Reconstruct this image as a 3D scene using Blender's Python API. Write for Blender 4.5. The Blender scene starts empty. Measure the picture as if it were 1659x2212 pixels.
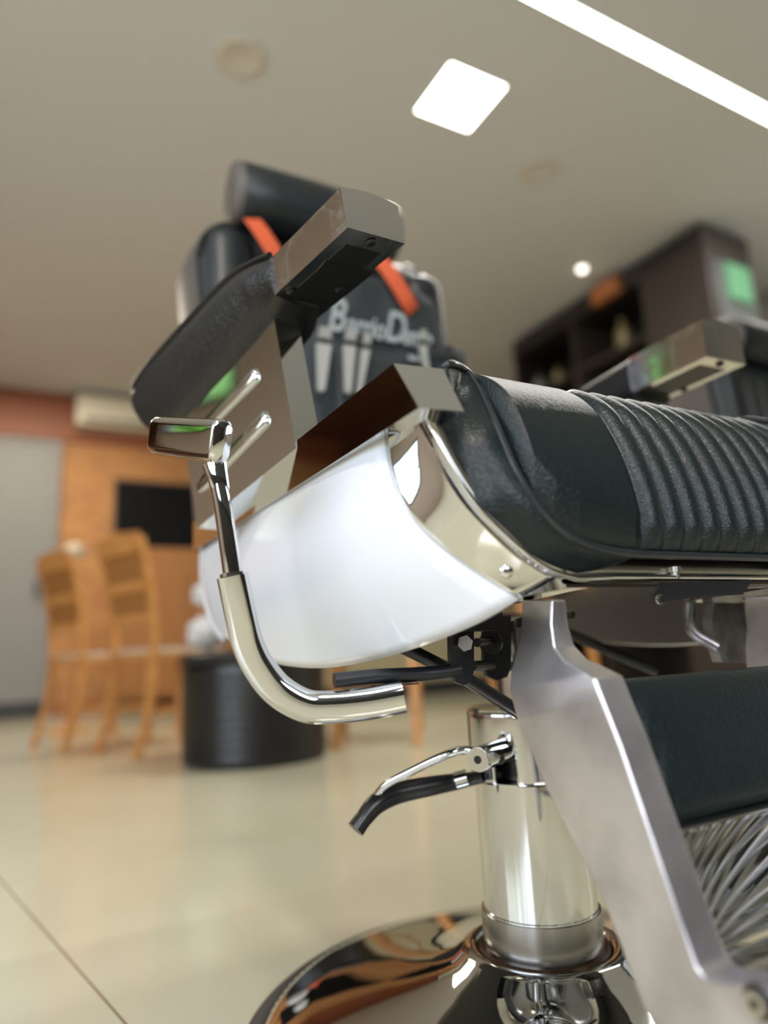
import bpy, bmesh, math, random
import numpy as np
from mathutils import Vector, Matrix
random.seed(7)
PI = math.pi
col = bpy.context.scene.collection

# ------------------------------------------------------------------ camera model
F, CX, CY = 1480.0, 829.5, 1106.0
def _n(v): return v/np.linalg.norm(v)
_Y = _n(np.array([20-CX, -(1446-CY), -F]))
_h = _n(np.array([1659-CX, -((1446-.052*1639)-CY), -F]))
_Z = _n(np.cross(_h, _Y))
if _Z[1] < 0: _Z = -_Z
_X = np.cross(_Y, _Z)
R = np.array([_X, _Y, _Z])
CAM = np.array([-.51976, -.64339, .40])
def ray(x, y): return R @ np.array([x-CX, -(y-CY), -F])/F
def on(x, y, X=None, Y=None, Z=None):
    d = ray(x, y)
    if X is not None: t = (X-CAM[0])/d[0]
    elif Y is not None: t = (Y-CAM[1])/d[1]
    else: t = (Z-CAM[2])/d[2]
    return Vector(CAM+d*t)
def dep(x, y, d): return Vector(CAM+ray(x, y)*d)
def axis_r(x, y):
    d = ray(x, y); d2 = d[:2]/np.linalg.norm(d[:2]); p = -CAM[:2]
    return abs(p[0]*d2[1]-p[1]*d2[0])

def onp(x, y, x0, psi=math.radians(14), y0=0):
    n = np.array([math.cos(psi), math.sin(psi), 0]); d = ray(x, y)
    return Vector(CAM+d*(((np.array([x0, y0, 0])-CAM)@n)/(d@n)))
# ------------------------------------------------------------------ materials
def mat(name, base=(.5,.5,.5), rough=.5, metal=0., coat=0., emis=None, estr=0., spec=.5, trans=0.):
    m = bpy.data.materials.new(name); m.use_nodes = True
    b = m.node_tree.nodes['Principled BSDF']
    b.inputs['Base Color'].default_value = (*base, 1)
    b.inputs['Roughness'].default_value = rough
    b.inputs['Metallic'].default_value = metal
    b.inputs['Coat Weight'].default_value = coat
    b.inputs['Coat Roughness'].default_value = .04
    b.inputs['Specular IOR Level'].default_value = spec
    b.inputs['Transmission Weight'].default_value = trans
    if emis:
        b.inputs['Emission Color'].default_value = (*emis, 1)
        b.inputs['Emission Strength'].default_value = estr
    return m
def N(m, t, **kw):
    n = m.node_tree.nodes.new(t)
    for k, v in kw.items():
        if k in n.inputs: n.inputs[k].default_value = v
        else: setattr(n, k, v)
    return n
def L(m, a, b): m.node_tree.links.new(a, b)
def bsdf(m): return m.node_tree.nodes['Principled BSDF']
def noise_col(m, c1, c2, scale=5, detail=6, lo=.35, hi=.65, stretch=None):
    tc = N(m, 'ShaderNodeTexCoord'); nz = N(m, 'ShaderNodeTexNoise', Scale=scale, Detail=detail)
    src = tc.outputs['Object']
    if stretch:
        mp = N(m, 'ShaderNodeMapping'); mp.inputs['Scale'].default_value = stretch
        L(m, src, mp.inputs['Vector']); src = mp.outputs['Vector']
    L(m, src, nz.inputs['Vector'])
    cr = N(m, 'ShaderNodeValToRGB'); e = cr.color_ramp.elements
    e[0].position = lo; e[0].color = (*c1, 1); e[1].position = hi; e[1].color = (*c2, 1)
    L(m, nz.outputs['Fac'], cr.inputs['Fac']); L(m, cr.outputs['Color'], bsdf(m).inputs['Base Color'])
    return nz, cr, src
def bump(m, kind, scale, strength, dist=.001, detail=4):
    tc = N(m, 'ShaderNodeTexCoord')
    if kind == 'vor':
        t = N(m, 'ShaderNodeTexVoronoi', Scale=scale); out = t.outputs['Distance']
    else:
        t = N(m, 'ShaderNodeTexNoise', Scale=scale, Detail=detail); out = t.outputs['Fac']
    if kind == 'wrinkle':
        t.inputs['Distortion'].default_value = 1.2
    L(m, tc.outputs['Object'], t.inputs['Vector'])
    b = N(m, 'ShaderNodeBump', Strength=strength, Distance=dist)
    L(m, out, b.inputs['Height']); L(m, b.outputs['Normal'], bsdf(m).inputs['Normal'])

M = {}
M['chrome'] = mat('chrome', (.69,.70,.70), .035, 1)
M['chrome_soft'] = mat('soft_chrome', (.72,.72,.71), .09, 1)
M['chrome_smear'] = mat('fingerprinted_chrome', (.76,.74,.73), .1, 1)
def smear(m):
    tc = N(m, 'ShaderNodeTexCoord'); nz = N(m, 'ShaderNodeTexNoise', Scale=38, Detail=5); nz.inputs['Distortion'].default_value = 1.5
    L(m, tc.outputs['Object'], nz.inputs['Vector'])
    mr = N(m, 'ShaderNodeMapRange'); mr.inputs['From Min'].default_value = .4; mr.inputs['From Max'].default_value = .7
    mr.inputs['To Min'].default_value = .05; mr.inputs['To Max'].default_value = .22
    L(m, nz.outputs['Fac'], mr.inputs['Value']); L(m, mr.outputs['Result'], bsdf(m).inputs['Roughness'])
smear(M['chrome_smear'])
M['alu'] = mat('cast_aluminium', (.6,.59,.6), .30, .88)
noise_col(M['alu'], (.56,.54,.565), (.76,.74,.77), 22, 6, .3, .6)
bump(M['alu'], 'noise', 45, .35, .0008)
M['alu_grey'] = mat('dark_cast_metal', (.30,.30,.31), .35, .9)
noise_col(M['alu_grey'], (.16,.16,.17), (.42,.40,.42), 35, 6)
M['band'] = mat('satin_steel', (.42,.41,.40), .22, 1)
M['shell'] = mat('white_lacquer', (.76,.79,.85), .22, 0, .45)
M['shell_in'] = mat('raw_grey_laminate', (.30,.27,.26), .6)
M['leather'] = mat('dark_green_black_leather', (.005,.0115,.0125), .36, spec=.42)
bump(M['leather'], 'wrinkle', 300, .6, .0011, 3)
M['leather_pad'] = mat('black_leather', (.010,.010,.010), .36, spec=.6)
bump(M['leather_pad'], 'wrinkle', 190, .8, .0014, 3)
M['leather_far'] = mat('black_vinyl', (.010,.014,.016), .4)
M['leather_side'] = mat('brownish_vinyl', (.10,.085,.078), .5)
M['piping'] = mat('piping_vinyl', (.02,.024,.026), .3)
M['black'] = mat('black_painted_steel', (.012,.013,.016), .38)
M['blackplastic'] = mat('black_plastic', (.01,.01,.011), .3)
M['rubber'] = mat('dark_rubber', (.03,.028,.025), .6)
M['rust'] = mat('rusty_oily_ring', (.06,.035,.018), .3, .7)
M['zinc'] = mat('zinc_bolt', (.62,.60,.55), .3, 1)
M['orange'] = mat('orange_webbing', (.62,.10,.03), .7)
M['apron'] = mat('dark_slate_cloth', (.028,.035,.038), .75)
M['print'] = mat('pale_grey_print', (.38,.42,.42), .6)
M['clip'] = mat('pale_metal_clip', (.55,.54,.50), .35, .3)
M['darkmetal'] = mat('dark_metal', (.05,.05,.05), .35, .8)

# floor
fm = M['floor'] = mat('polished_cream_porcelain', (.56,.5,.36), .13, spec=.45)
nz, cr, src = noise_col(fm, (.51,.475,.335), (.585,.56,.43), 1.1, 8, .3, .7)
bk = N(fm, 'ShaderNodeTexBrick'); bk.offset = 0; bk.squash = 1
bk.inputs['Scale'].default_value = 1; bk.inputs['Brick Width'].default_value = 1.2; bk.inputs['Row Height'].default_value = 14
bk.inputs['Mortar Size'].default_value = .0016; bk.inputs['Mortar Smooth'].default_value = .0
mp = N(fm, 'ShaderNodeMapping')
A1, A2 = on(0, 1900, Z=0), on(270, 2210, Z=0)
dv = (A1-A2).normalized(); ang = math.atan2(dv.y, dv.x)-PI/2
mp.inputs['Rotation'].default_value = (0, 0, -ang)
p_ = Matrix.Rotation(-ang, 3, 'Z') @ A1
mp.inputs['Location'].default_value = (-p_.x, 5.5, 0)
tc = N(fm, 'ShaderNodeTexCoord'); L(fm, tc.outputs['Object'], mp.inputs['Vector']); L(fm, mp.outputs['Vector'], bk.inputs['Vector'])
mx = N(fm, 'ShaderNodeMix'); mx.data_type = 'RGBA'
L(fm, bk.outputs['Fac'], mx.inputs[0]); L(fm, cr.outputs['Color'], mx.inputs[6]); mx.inputs[7].default_value = (.2,.14,.09,1)
L(fm, mx.outputs[2], bsdf(fm).inputs['Base Color'])

M['ceiling'] = mat('painted_plaster', (.68,.69,.70), .7)
M['plaster'] = mat('warm_grey_plaster', (.50,.47,.42), .8)
wb = M['brick'] = mat('orange_brown_brick', (.4,.18,.07), .7)
b2 = N(wb, 'ShaderNodeTexBrick'); b2.inputs['Scale'].default_value = 4
b2.inputs['Color1'].default_value = (.50,.22,.06,1); b2.inputs['Color2'].default_value = (.38,.15,.045,1); b2.inputs['Mortar'].default_value = (.42,.30,.17,1)
tc = N(wb, 'ShaderNodeTexCoord'); mp = N(wb, 'ShaderNodeMapping'); mp.inputs['Rotation'].default_value = (PI/2, 0, 0)
L(wb, tc.outputs['Object'], mp.inputs['Vector']); L(wb, mp.outputs['Vector'], b2.inputs['Vector']); L(wb, b2.outputs['Color'], bsdf(wb).inputs['Base Color'])
M['plaster_pink'] = mat('warm_beige_plaster', (.50,.42,.36), .8)
M['plaster_grey'] = mat('dark_grey_plaster', (.085,.085,.083), .8)
M['brickred'] = mat('red_brown_timber', (.26,.075,.028), .5)
M['timber'] = mat('dark_brown_timber', (.10,.045,.025), .5)
M['sofa'] = mat('dark_brown_leather', (.06,.026,.014), .5)
M['door'] = mat('grey_door_paint', (.22,.22,.22), .5)
wd = M['wood'] = mat('honey_wood', (.55,.26,.08), .4)
noise_col(wd, (.46,.19,.05), (.62,.31,.10), 8, 5, .3, .7, (1,1,6))
M['wood_dark'] = mat('amber_plank', (.33,.14,.04), .5)
M['cane'] = mat('pale_seat_cloth', (.55,.48,.38), .8)
M['cab'] = mat('very_dark_wood', (.018,.013,.012), .45)
M['cab_brown'] = mat('dark_brown_panel', (.032,.023,.018), .5)
M['cab_end'] = mat('grey_end_panel', (.10,.112,.108), .4)
M['ac'] = mat('off_white_plastic', (.66,.62,.50), .4)
M['screen'] = mat('black_screen', (.002,.002,.002), .5, spec=.15)
M['light'] = mat('led_panel', (1,1,1), .5, emis=(1,.98,.93), estr=5)
M['strip'] = mat('led_strip', (1,1,1), .5, emis=(1,.97,.92), estr=5)
M['spot'] = mat('spot_lamp', (1,1,1), .5, emis=(1,.93,.82), estr=2.2)
M['exit'] = mat('lit_green_sign', (.06,.22,.10), .5, emis=(.25,.52,.30), estr=.16)
M['fixture'] = mat('grey_fixture', (.08,.07,.065), .6)
M['fixture_ring'] = mat('white_fixture_ring', (.66,.62,.56), .5)
M['glow_paint'] = mat('glow_orange', (.42,.15,.05), .6)  # warm glow put into a plain colour
M['beige'] = mat('beige_board', (.42,.36,.22), .6)
M['towel'] = mat('white_towel', (.62,.62,.62), .9)
M['red'] = mat('red_plastic', (.65,.06,.02), .4)
M['olive'] = mat('olive_glass', (.16,.13,.05), .3)
M['greyglass'] = mat('grey_glass_jar', (.16,.16,.15), .3)
M['hedge'] = mat('leaf_green', (.14,.34,.05), .7)
noise_col(M['hedge'], (.05,.16,.02), (.34,.60,.13), 3, 6)
M['pave'] = mat('pale_paving', (.48,.47,.45), .8)
M['frame'] = mat('dark_window_frame', (.03,.03,.032), .4)

# ------------------------------------------------------------------ mesh helpers
def link(name, me, m, parent=None, smooth=True, angle=35):
    o = bpy.data.objects.new(name, me); col.objects.link(o)
    if parent is not None: o.parent = parent
    if m is not None: me.materials.append(M[m] if isinstance(m, str) else m)
    if smooth:
        for p in me.polygons: p.use_smooth = True
        if angle is not None:
            me.set_sharp_from_angle(angle=math.radians(angle))
    return o
def tag(o, label=None, cat=None, group=None, kind=None):
    if label: o['label'] = label
    if cat: o['category'] = cat
    if group: o['group'] = group
    if kind: o['kind'] = kind
    return o
def empty(name, loc=(0,0,0), rz=0):
    o = bpy.data.objects.new(name, None); col.objects.link(o)
    o.location = loc; o.rotation_euler = (0,0,rz); o.empty_display_size = .1
    return o
def fin(bm, name, m, parent=None, smooth=True, angle=35, bevel=0, seg=2):
    if bevel:
        es = [e for e in bm.edges if len(e.link_faces) == 2 and e.calc_face_angle(0) > .5]
        bmesh.ops.bevel(bm, geom=es, offset=bevel, segments=seg, affect='EDGES', profile=.6, clamp_overlap=True)
    bmesh.ops.recalc_face_normals(bm, faces=bm.faces)
    me = bpy.data.meshes.new(name); bm.to_mesh(me); bm.free()
    return link(name, me, m, parent, smooth, angle)
def addbox(bm, a, b):
    vs = [bm.verts.new((x,y,z)) for z in (a[2],b[2]) for y in (a[1],b[1]) for x in (a[0],b[0])]
    for f in ((0,1,3,2),(4,6,7,5),(0,4,5,1),(2,3,7,6),(0,2,6,4),(1,5,7,3)): bm.faces.new([vs[i] for i in f])
    return bm
def box(name, a, b, m, parent=None, bevel=0, seg=2):
    return fin(addbox(bmesh.new(), a, b), name, m, parent, bevel=bevel, seg=seg)
def hexa(bm, p):   # 8 points: bottom ring 0..3, top ring 4..7
    vs = [bm.verts.new(q) for q in p]
    for f in ((0,3,2,1),(4,5,6,7),(0,1,5,4),(1,2,6,5),(2,3,7,6),(3,0,4,7)): bm.faces.new([vs[i] for i in f])
    return bm
def addgrid(bm, P, closeu=False, capends=False, flip=False):
    V = [[bm.verts.new(p) for p in row] for row in P]
    n, m_ = len(V), len(V[0])
    for i in range(n-1):
        for j in range(m_ if closeu else m_-1):
            q = [V[i][j], V[i][(j+1)%m_], V[i+1][(j+1)%m_], V[i+1][j]]
            if flip: q.reverse()
            bm.faces.new(q)
    if capends:
        bm.faces.new(list(reversed(V[0]))); bm.faces.new(V[-1])
    return bm
def lathe_bm(bm, prof, cx=0, cy=0, n=64, cz=0):
    P = [[(cx+r*math.cos(2*PI*k/n), cy+r*math.sin(2*PI*k/n), z+cz) for k in range(n)] for r, z in prof]
    return addgrid(bm, P, True, True)
def lathe(name, prof, m, parent=None, cx=0, cy=0, n=64, cz=0, angle=35):
    return fin(lathe_bm(bmesh.new(), prof, cx, cy, n, cz), name, m, parent, angle=angle)
def circ(r, n=16): return [(r*math.cos(2*PI*k/n), r*math.sin(2*PI*k/n)) for k in range(n)]
def rrect(w, h, r, k=4):
    out = []
    for cx, cy, a0 in ((w/2-r, h/2-r, 0), (-w/2+r, h/2-r, 90), (-w/2+r, -h/2+r, 180), (w/2-r, -h/2+r, 270)):
        for i in range(k+1):
            a = math.radians(a0+90*i/k); out.append((cx+r*math.cos(a), cy+r*math.sin(a)))
    return out
def smoothpath(pts, n=8):
    pts = [Vector(p) for p in pts]
    P = [pts[0]*2-pts[1]]+pts+[pts[-1]*2-pts[-2]]
    out = []
    for i in range(1, len(P)-2):
        for k in range(n):
            t = k/n; a, b, c, d = P[i-1], P[i], P[i+1], P[i+2]
            out.append(.5*((2*b)+(-a+c)*t+(2*a-5*b+4*c-d)*t*t+(-a+3*b-3*c+d)*t**3))
    out.append(pts[-1]); return out
def sweep_bm(bm, path, sec, up=(0,1,0), scale=None, cap=True):
    path = [Vector(p) for p in path]; up = Vector(up)
    rows = []
    for i, p in enumerate(path):
        t = (path[min(i+1, len(path)-1)]-path[max(i-1, 0)]).normalized()
        s = t.cross(up).normalized(); u = s.cross(t).normalized(); up = u
        k = scale(i/(len(path)-1)) if scale else 1
        rows.append([p+s*(a*k)+u*(b*k) for a, b in sec])
    return addgrid(bm, rows, True, cap)
def sweep(name, path, sec, m, parent=None, up=(0,1,0), scale=None, angle=35):
    return fin(sweep_bm(bmesh.new(), path, sec, up, scale), name, m, parent, angle=angle)
def rod(name, path, r, m, parent=None, n=16, up=(0,.3,1)):
    return sweep(name, path, circ(r, n), m, parent, up)
def slab(name, pts, off, m, parent=None, bevel=0, seg=2, angle=35):
    """outline pts (3d) extruded by vector off"""
    bm = bmesh.new(); off = Vector(off)
    a = [bm.verts.new(p) for p in pts]; b = [bm.verts.new(Vector(p)+off) for p in pts]
    bm.faces.new(a); bm.faces.new(list(reversed(b)))
    n = len(a)
    for i in range(n): bm.faces.new([a[i], b[i], b[(i+1)%n], a[(i+1)%n]])
    return fin(bm, name, m, parent, bevel=bevel, seg=seg, angle=angle)
def hexbolt_bm(bm, c, ax, r, h, n=6):
    c = Vector(c); ax = Vector(ax).normalized()
    return sweep_bm(bm, [c, c+ax*h], circ(r, n), up=ax.orthogonal())
def screw(name, c, ax, r, h, parent, m='zinc', n=20):
    c = Vector(c); ax = Vector(ax).normalized()
    bm = bmesh.new()
    path = [c, c+ax*h*.4, c+ax*h*.8, c+ax*h]
    sc = [1, 1, .8, .45]
    rows = []
    s = ax.orthogonal().normalized(); u = ax.cross(s)
    for p, k in zip(path, sc): rows.append([p+s*(a*k)+u*(b*k) for a, b in circ(r, n)])
    addgrid(bm, rows, True, True)
    # slot cross recess
    for d in (s, u):
        q = c+ax*h; w = d.cross(ax)
        hexa(bm, [q-d*r*.4-w*r*.07-ax*.0002, q+d*r*.4-w*r*.07-ax*.0002, q+d*r*.4+w*r*.07-ax*.0002, q-d*r*.4+w*r*.07-ax*.0002,
                  q-d*r*.4-w*r*.07+ax*.0003, q+d*r*.4-w*r*.07+ax*.0003, q+d*r*.4+w*r*.07+ax*.0003, q-d*r*.4+w*r*.07+ax*.0003])
    return fin(bm, name, m, parent)
def lerp(a, b, t): return a+(b-a)*t
def interp(xs, ys, x): return float(np.interp(x, xs, ys))
def resample(pts, n):
    pts = [Vector(p) for p in pts]; d = [0]
    for i in range(1, len(pts)): d.append(d[-1]+(pts[i]-pts[i-1]).length)
    out = []
    for k in range(n):
        s = d[-1]*k/(n-1); out.append(Vector([np.interp(s, d, [p[c] for p in pts]) for c in range(3)]))
    return out
def copy_tree(o, parent=None):
    c = o.copy(); col.objects.link(c)
    if parent is not None: c.parent = parent
    for ch in [x for x in allobj if x.parent == o]: copy_tree(ch, c)
    return c

# ------------------------------------------------------------------ ROOM
H = 2.86
XL, XR, YF, YB = -3.2, 4.3, -3.4, 6.0
def struct(name, a, b, m): return tag(box(name, a, b, m), kind='structure')
struct('floor', (XL-.1,YF-.1,-.1), (XR+.1,YB+.1,0), 'floor')
struct('ceiling', (XL-.1,YF-.1,H), (XR+.1,YB+.1,H+.1), 'ceiling')
struct('wall_back', (XL-.1,YB,0), (XR+.1,YB+.1,H), 'brick')
struct('trim_1', (XL,YB-.04,2.42), (XR,YB,H-.001), 'brickred')
struct('trim_3', (XL,4.35,1.2), (XL+.02,YB-.05,H-.001), 'timber')  # unseen cladding, added so the side rail mirrors brown
struct('trim_4', (XL+.03,3.7,H-.16), (-1.1,YB-.05,H-.001), 'timber')  # unseen soffit, added to brown the rail's reflection
struct('wall_right', (XR,YF,0), (XR+.1,YB,H), 'plaster')
# left wall with a long window opening, front wall a glazed shop front
def wall_with_hole(name, axis, c0, c1, a0, a1, h0, h1, u0, u1, m):
    bm = bmesh.new()
    def bx(ua, ub, za, zb):
        if ub-ua < 1e-4 or zb-za < 1e-4: return
        if axis == 'x': addbox(bm, (c0,ua,za), (c1,ub,zb))
        else: addbox(bm, (ua,c0,za), (ub,c1,zb))
    bx(u0, a0, 0, H); bx(a1, u1, 0, H); bx(a0, a1, 0, h0); bx(a0, a1, h1, H)
    return tag(fin(bm, name, m), kind='structure')
wall_with_hole('wall_left', 'x', XL-.1, XL, -2.7, 1.0, .75, 2.6, YF, 2.0, 'plaster_pink')
wall_with_hole('wall_left_rear', 'x', XL-.1, XL, 3.05, 4.3, 2.3, 2.78, 2.0, YB, 'plaster_pink')
wall_with_hole('wall_front', 'y', YF-.1, YF, -1.9, .1, 1.15, 2.45, XL, XR, 'plaster_grey')
def winframe(name, axis, c, a0, a1, z0, z1, n):
    bm = bmesh.new(); w = .03
    def bx(ua, ub, za, zb):
        if axis == 'x': addbox(bm, (c-w,ua,za), (c+w,ub,zb))
        else: addbox(bm, (ua,c-w,za), (ub,c+w,zb))
    for k in range(n+1):
        u = lerp(a0+w, a1-w, k/n); bx(u-w, u+w, z0, z1)
    bx(a0, a1, z0, z0+2*w); bx(a0, a1, z1-2*w, z1)
    return tag(fin(bm, name, 'frame'), kind='structure')
winframe('window_1', 'x', XL-.05, -2.7, 1.0, .75, 2.6, 3)
winframe('window_3', 'x', XL-.05, 3.05, 4.3, 2.3, 2.78, 1)
winframe('window_2', 'y', YF-.05, -1.9, .1, 1.15, 2.45, 2)
t = empty('sofa', (-2.3,4.0,0)); tag(t, 'long dark brown sofa added out of view to brown the seat rail reflection', 'sofa')  # added furniture, there only to be mirrored in the rail
box('base', (-.55,-1.8,.08), (.45,1.8,.42), 'sofa', t, bevel=.03, seg=3)
box('backrest', (-.75,-1.8,.08), (-.50,1.8,.98), 'sofa', t, bevel=.05, seg=3)
for k in range(3): box('seat_cushion', (-.48,-1.55+1.04*k,.42), (.46,-.53+1.04*k,.56), 'sofa', t, bevel=.04, seg=3)
for y_ in (-1.8,1.6): box('arm', (-.55,y_-.02,.10), (.45,y_+.2,.68), 'sofa', t, bevel=.05, seg=3)
for x_ in (-.6,.38):
    for y_ in (-1.7,1.64): box('foot', (x_,y_,0), (x_+.06,y_+.06,.09), 'frame', t)
t = empty('workstation', (.3,-3.0,0)); tag(t, 'low dark workstation added unseen behind the viewer to darken reflections', 'workstation')  # added, gives the chrome and legs something dark to reflect
box('carcass', (-2.8,-.3,.06), (3.2,.25,1.05), 'cab', t, bevel=.004)
box('worktop', (-2.84,-.32,1.05), (3.24,.28,1.09), 'blackplastic', t, bevel=.004)
for k in range(6): box('door', (-2.76+k*.985,.2505,.10), (-1.82+k*.985,.262,1.0), 'cab', t, bevel=.003)
box('plinth', (-2.7,-.2,0), (3.1,.2,.06), 'frame', t)
# grey door in the back wall
dr = tag(box('door_1', (-1.25,YB-.055,.01), (-.25,YB-.001,2.36), 'door', bevel=.006), kind='structure')
fr = bmesh.new(); addbox(fr, (-.25,YB-.07,0), (-.2,YB-.001,2.40)); addbox(fr, (-1.32,YB-.07,0), (-1.25,YB-.001,2.40)); addbox(fr, (-1.25,YB-.07,2.36), (-.25,YB-.001,2.40))
tag(fin(fr, 'trim_2', 'door'), kind='structure')
box('door_kick_plate', (-1.25,YB-.062,.01), (-.25,YB-.055,.13), 'frame', dr)
box('door_handle', (-.36,YB-.11,1.0), (-.33,YB-.055,1.14), 'frame', dr, bevel=.005)
struct('baseboard_back', (-.2,YB-.02,0), (XR,YB,.09), 'brickred')

# outside, seen only through the openings and in the chrome
tag(box('pavement', (-12,-12,-.14), (XL-.1,12,-.02), 'pave'), kind='structure')
tag(box('forecourt', (XL-.1,-12,-.14), (12,YF-.1,-.02), 'pave'), kind='structure')
def hedge(name, x0, y0, x1, y1, h, label):
    bm = bmesh.new(); n = 26
    for k in range(n):
        t = (k+.5)/n; c = Vector((lerp(x0, x1, t)+random.uniform(-.3,.3), lerp(y0, y1, t)+random.uniform(-.3,.3), random.uniform(.3,1)*h))
        r = random.uniform(.5,.9)
        mtx = Matrix.Translation(c) @ Matrix.Diagonal((r,r,r*.9,1))
        bmesh.ops.create_icosphere(bm, subdivisions=2, radius=1, matrix=mtx)
    for v in bm.verts: v.co += Vector([random.uniform(-.06,.06) for _ in range(3)])
    addbox(bm, (min(x0,x1)-.3,min(y0,y1)-.3,-.02), (max(x0,x1)+.3,max(y0,y1)+.3,h*.5))
    return tag(fin(bm, name, 'hedge'), label, 'hedge')
hedge('hedge', -7.2, -4, -7.2, 7, 2.3, 'tall green hedge outside the long side window')
hedge('hedge', -5.2, 3.0, -5.2, 9.5, 6.6, 'very tall green hedge added outside the high rear side window for reflections')  # unseen, raised so the chrome reflects green instead of sky
hedge('hedge', -5, -8.6, 4, -8.6, 1.3, 'low green hedge across the forecourt outside the shop front')

# ------------------------------------------------------------------ ceiling lights
def at_ceiling(x, y): return on(x, y, Z=H)
c4 = [at_ceiling(*p) for p in ((985,135),(1100,190),(1005,285),(885,225))]
cc = sum(c4, Vector())/4
t = empty('ceiling_light', (cc.x, cc.y, H)); tag(t, 'square glowing led panel set in the grey ceiling', 'ceiling light')
s = .148
bm = bmesh.new()
for a, b in (((-s-.012,-s-.012),(s+.012,-s)), ((-s-.012,s),(s+.012,s+.012)), ((-s-.012,-s),(-s,s)), ((s,-s),(s+.012,s))):
    addbox(bm, (a[0],a[1],-.008), (b[0],b[1],-.0005))
fin(bm, 'frame', 'fixture_ring', t)
box('diffuser', (-s,-s,-.006), (s,s,-.001), 'light', t)
s0, s1, s2 = at_ceiling(1190,0), at_ceiling(1659,255), at_ceiling(1260,0)
yy = (s0.y+s2.y)/2+.03
t = empty('ceiling_light', (1.9, yy, H)); tag(t, 'long thin glowing led strip running across the ceiling', 'ceiling light')
w = .032
bm = bmesh.new(); addbox(bm, (-.85,-w-.006,-.008), (2.1,-w,-.0005)); addbox(bm, (-.85,w,-.008), (2.1,w+.006,-.0005)); fin(bm, 'frame', 'fixture_ring', t)
box('diffuser', (-.85,-w,-.006), (2.1,w,-.001), 'strip', t)
for (px, py), lab in (((520,122),'round grey ceiling speaker left of the square light panel'), ((1165,366),'round grey ceiling speaker right of and beyond the square light panel')):
    p = at_ceiling(px, py)
    t = empty('ceiling_speaker', (p.x,p.y,H)); tag(t, lab, 'ceiling speaker', 'round ceiling speakers')
    lathe('rim', [(.068,-.001),(.108,-.001),(.108,-.006),(.09,-.012),(.078,-.013),(.068,-.009)], 'fixture_ring', t)
    lathe('grille', [(.001,-.008),(.068,-.008),(.068,-.001),(.001,-.001)], 'fixture', t)
p = at_ceiling(1257,578)
t = empty('spotlight', (p.x,p.y,H)); tag(t, 'small round glowing downlight above the dark cabinet', 'spotlight')
lathe('rim', [(.03,-.001),(.045,-.001),(.042,-.008),(.03,-.008)], 'fixture_ring', t)
lathe('lamp', [(.001,-.034),(.012,-.032),(.022,-.026),(.029,-.014),(.03,-.001),(.001,-.001)], 'spot', t)

# ------------------------------------------------------------------ BARBER CHAIR
chair = empty('barber_chair', (0,0,0))
tag(chair, 'white and chrome barber chair with dark ribbed leather seat in the foreground', 'barber chair')
P_ = chair
# --- base
lathe('base_dome', [(.001,.075),(.0695,.078),(.071,.082),(.075,.085),(.081,.085),(.088,.081),(.098,.073),(.125,.060),(.17,.049),(.21,.041),(.25,.034),(.285,.027),(.30,.021),(.302,.016),(.30,.006),(.001,.006)], 'chrome', P_, n=128, angle=60)
lathe('base_rim', [(.29,.0),(.322,.0),(.325,.004),(.324,.009),(.316,.015),(.303,.020),(.298,.018)], 'rubber', P_, n=128, angle=60)
lathe('rust_ring', [(.060,.079),(.0685,.079),(.0695,.082),(.067,.0845),(.060,.084)], 'rust', P_, n=96)
rb, rc, rcap = axis_r(1042,1990), axis_r(1031,1760), axis_r(1013,1610)
zc0 = .2535; zc1 = on(1012,1552,Y=-.03).z
colm = lathe('column', [(.001,.075),(rb-.0015,.075),(rb-.0015,.122),(rc,.1225),(rc,zc0+.001),(.001,zc0+.001)], 'chrome', P_, n=128)
lathe('satin_band', [(rb-.004,.080),(rb,.080),(rb,.120),(rb-.004,.121)], 'band', colm, n=128)
# cap: sleeve with arched slot
def cap_mesh():
    bm = bmesh.new(); n = 144
    a_s = math.radians(-151)      # slot direction
    prof = [zc0+(zc1-zc0)*k/14 for k in range(15)]
    rows = []
    grid = {}
    for i, z in enumerate(prof):
        for k in range(n):
            a = 2*PI*k/n
            grid[i, k] = bm.verts.new((rcap*math.cos(a), rcap*math.sin(a), z))
    half = .20; ztop = zc0+(zc1-zc0)*.60
    for i in range(14):
        for k in range(n):
            a = 2*PI*(k+.5)/n; d = (a-a_s+PI)%(2*PI)-PI
            zm = (prof[i]+prof[i+1])/2
            arch = ztop-.010*(abs(d)/half)**3
            if abs(d) < half and zm < arch: continue
            bm.faces.new([grid[i,k], grid[i,(k+1)%n], grid[i+1,(k+1)%n], grid[i+1,k]])
    # top: rounded shoulder
    prev = [grid[14,k] for k in range(n)]
    for r, z in ((rcap-.0015,zc1+.003),(rcap-.005,zc1+.0045),(rcap-.012,zc1+.004),(rcap-.02,zc1+.0035),(.002,zc1+.0035)):
        cur = [bm.verts.new((r*math.cos(2*PI*k/n), r*math.sin(2*PI*k/n), z)) for k in range(n)]
        for k in range(n): bm.faces.new([prev[k], prev[(k+1)%n], cur[(k+1)%n], cur[k]])
        prev = cur
    bm.faces.new(prev)
    for v in [v for v in bm.verts if not v.link_faces]: bm.verts.remove(v)
    o = fin(bm, 'column_cap', 'chrome', P_, angle=50)
    md = o.modifiers.new('s', 'SOLIDIFY'); md.thickness = .003; md.offset = -1
    return o
cap = cap_mesh()
lathe('inner_sleeve', [(.001,zc0+.002),(rcap-.022,zc0+.002),(rcap-.022,zc1-.002),(.001,zc1-.002)], 'blackplastic', cap)
lathe('seat_post', [(.001,zc1-.01),(.030,zc1-.01),(.030,.425),(.001,.425)], 'chrome_soft', P_)
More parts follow.
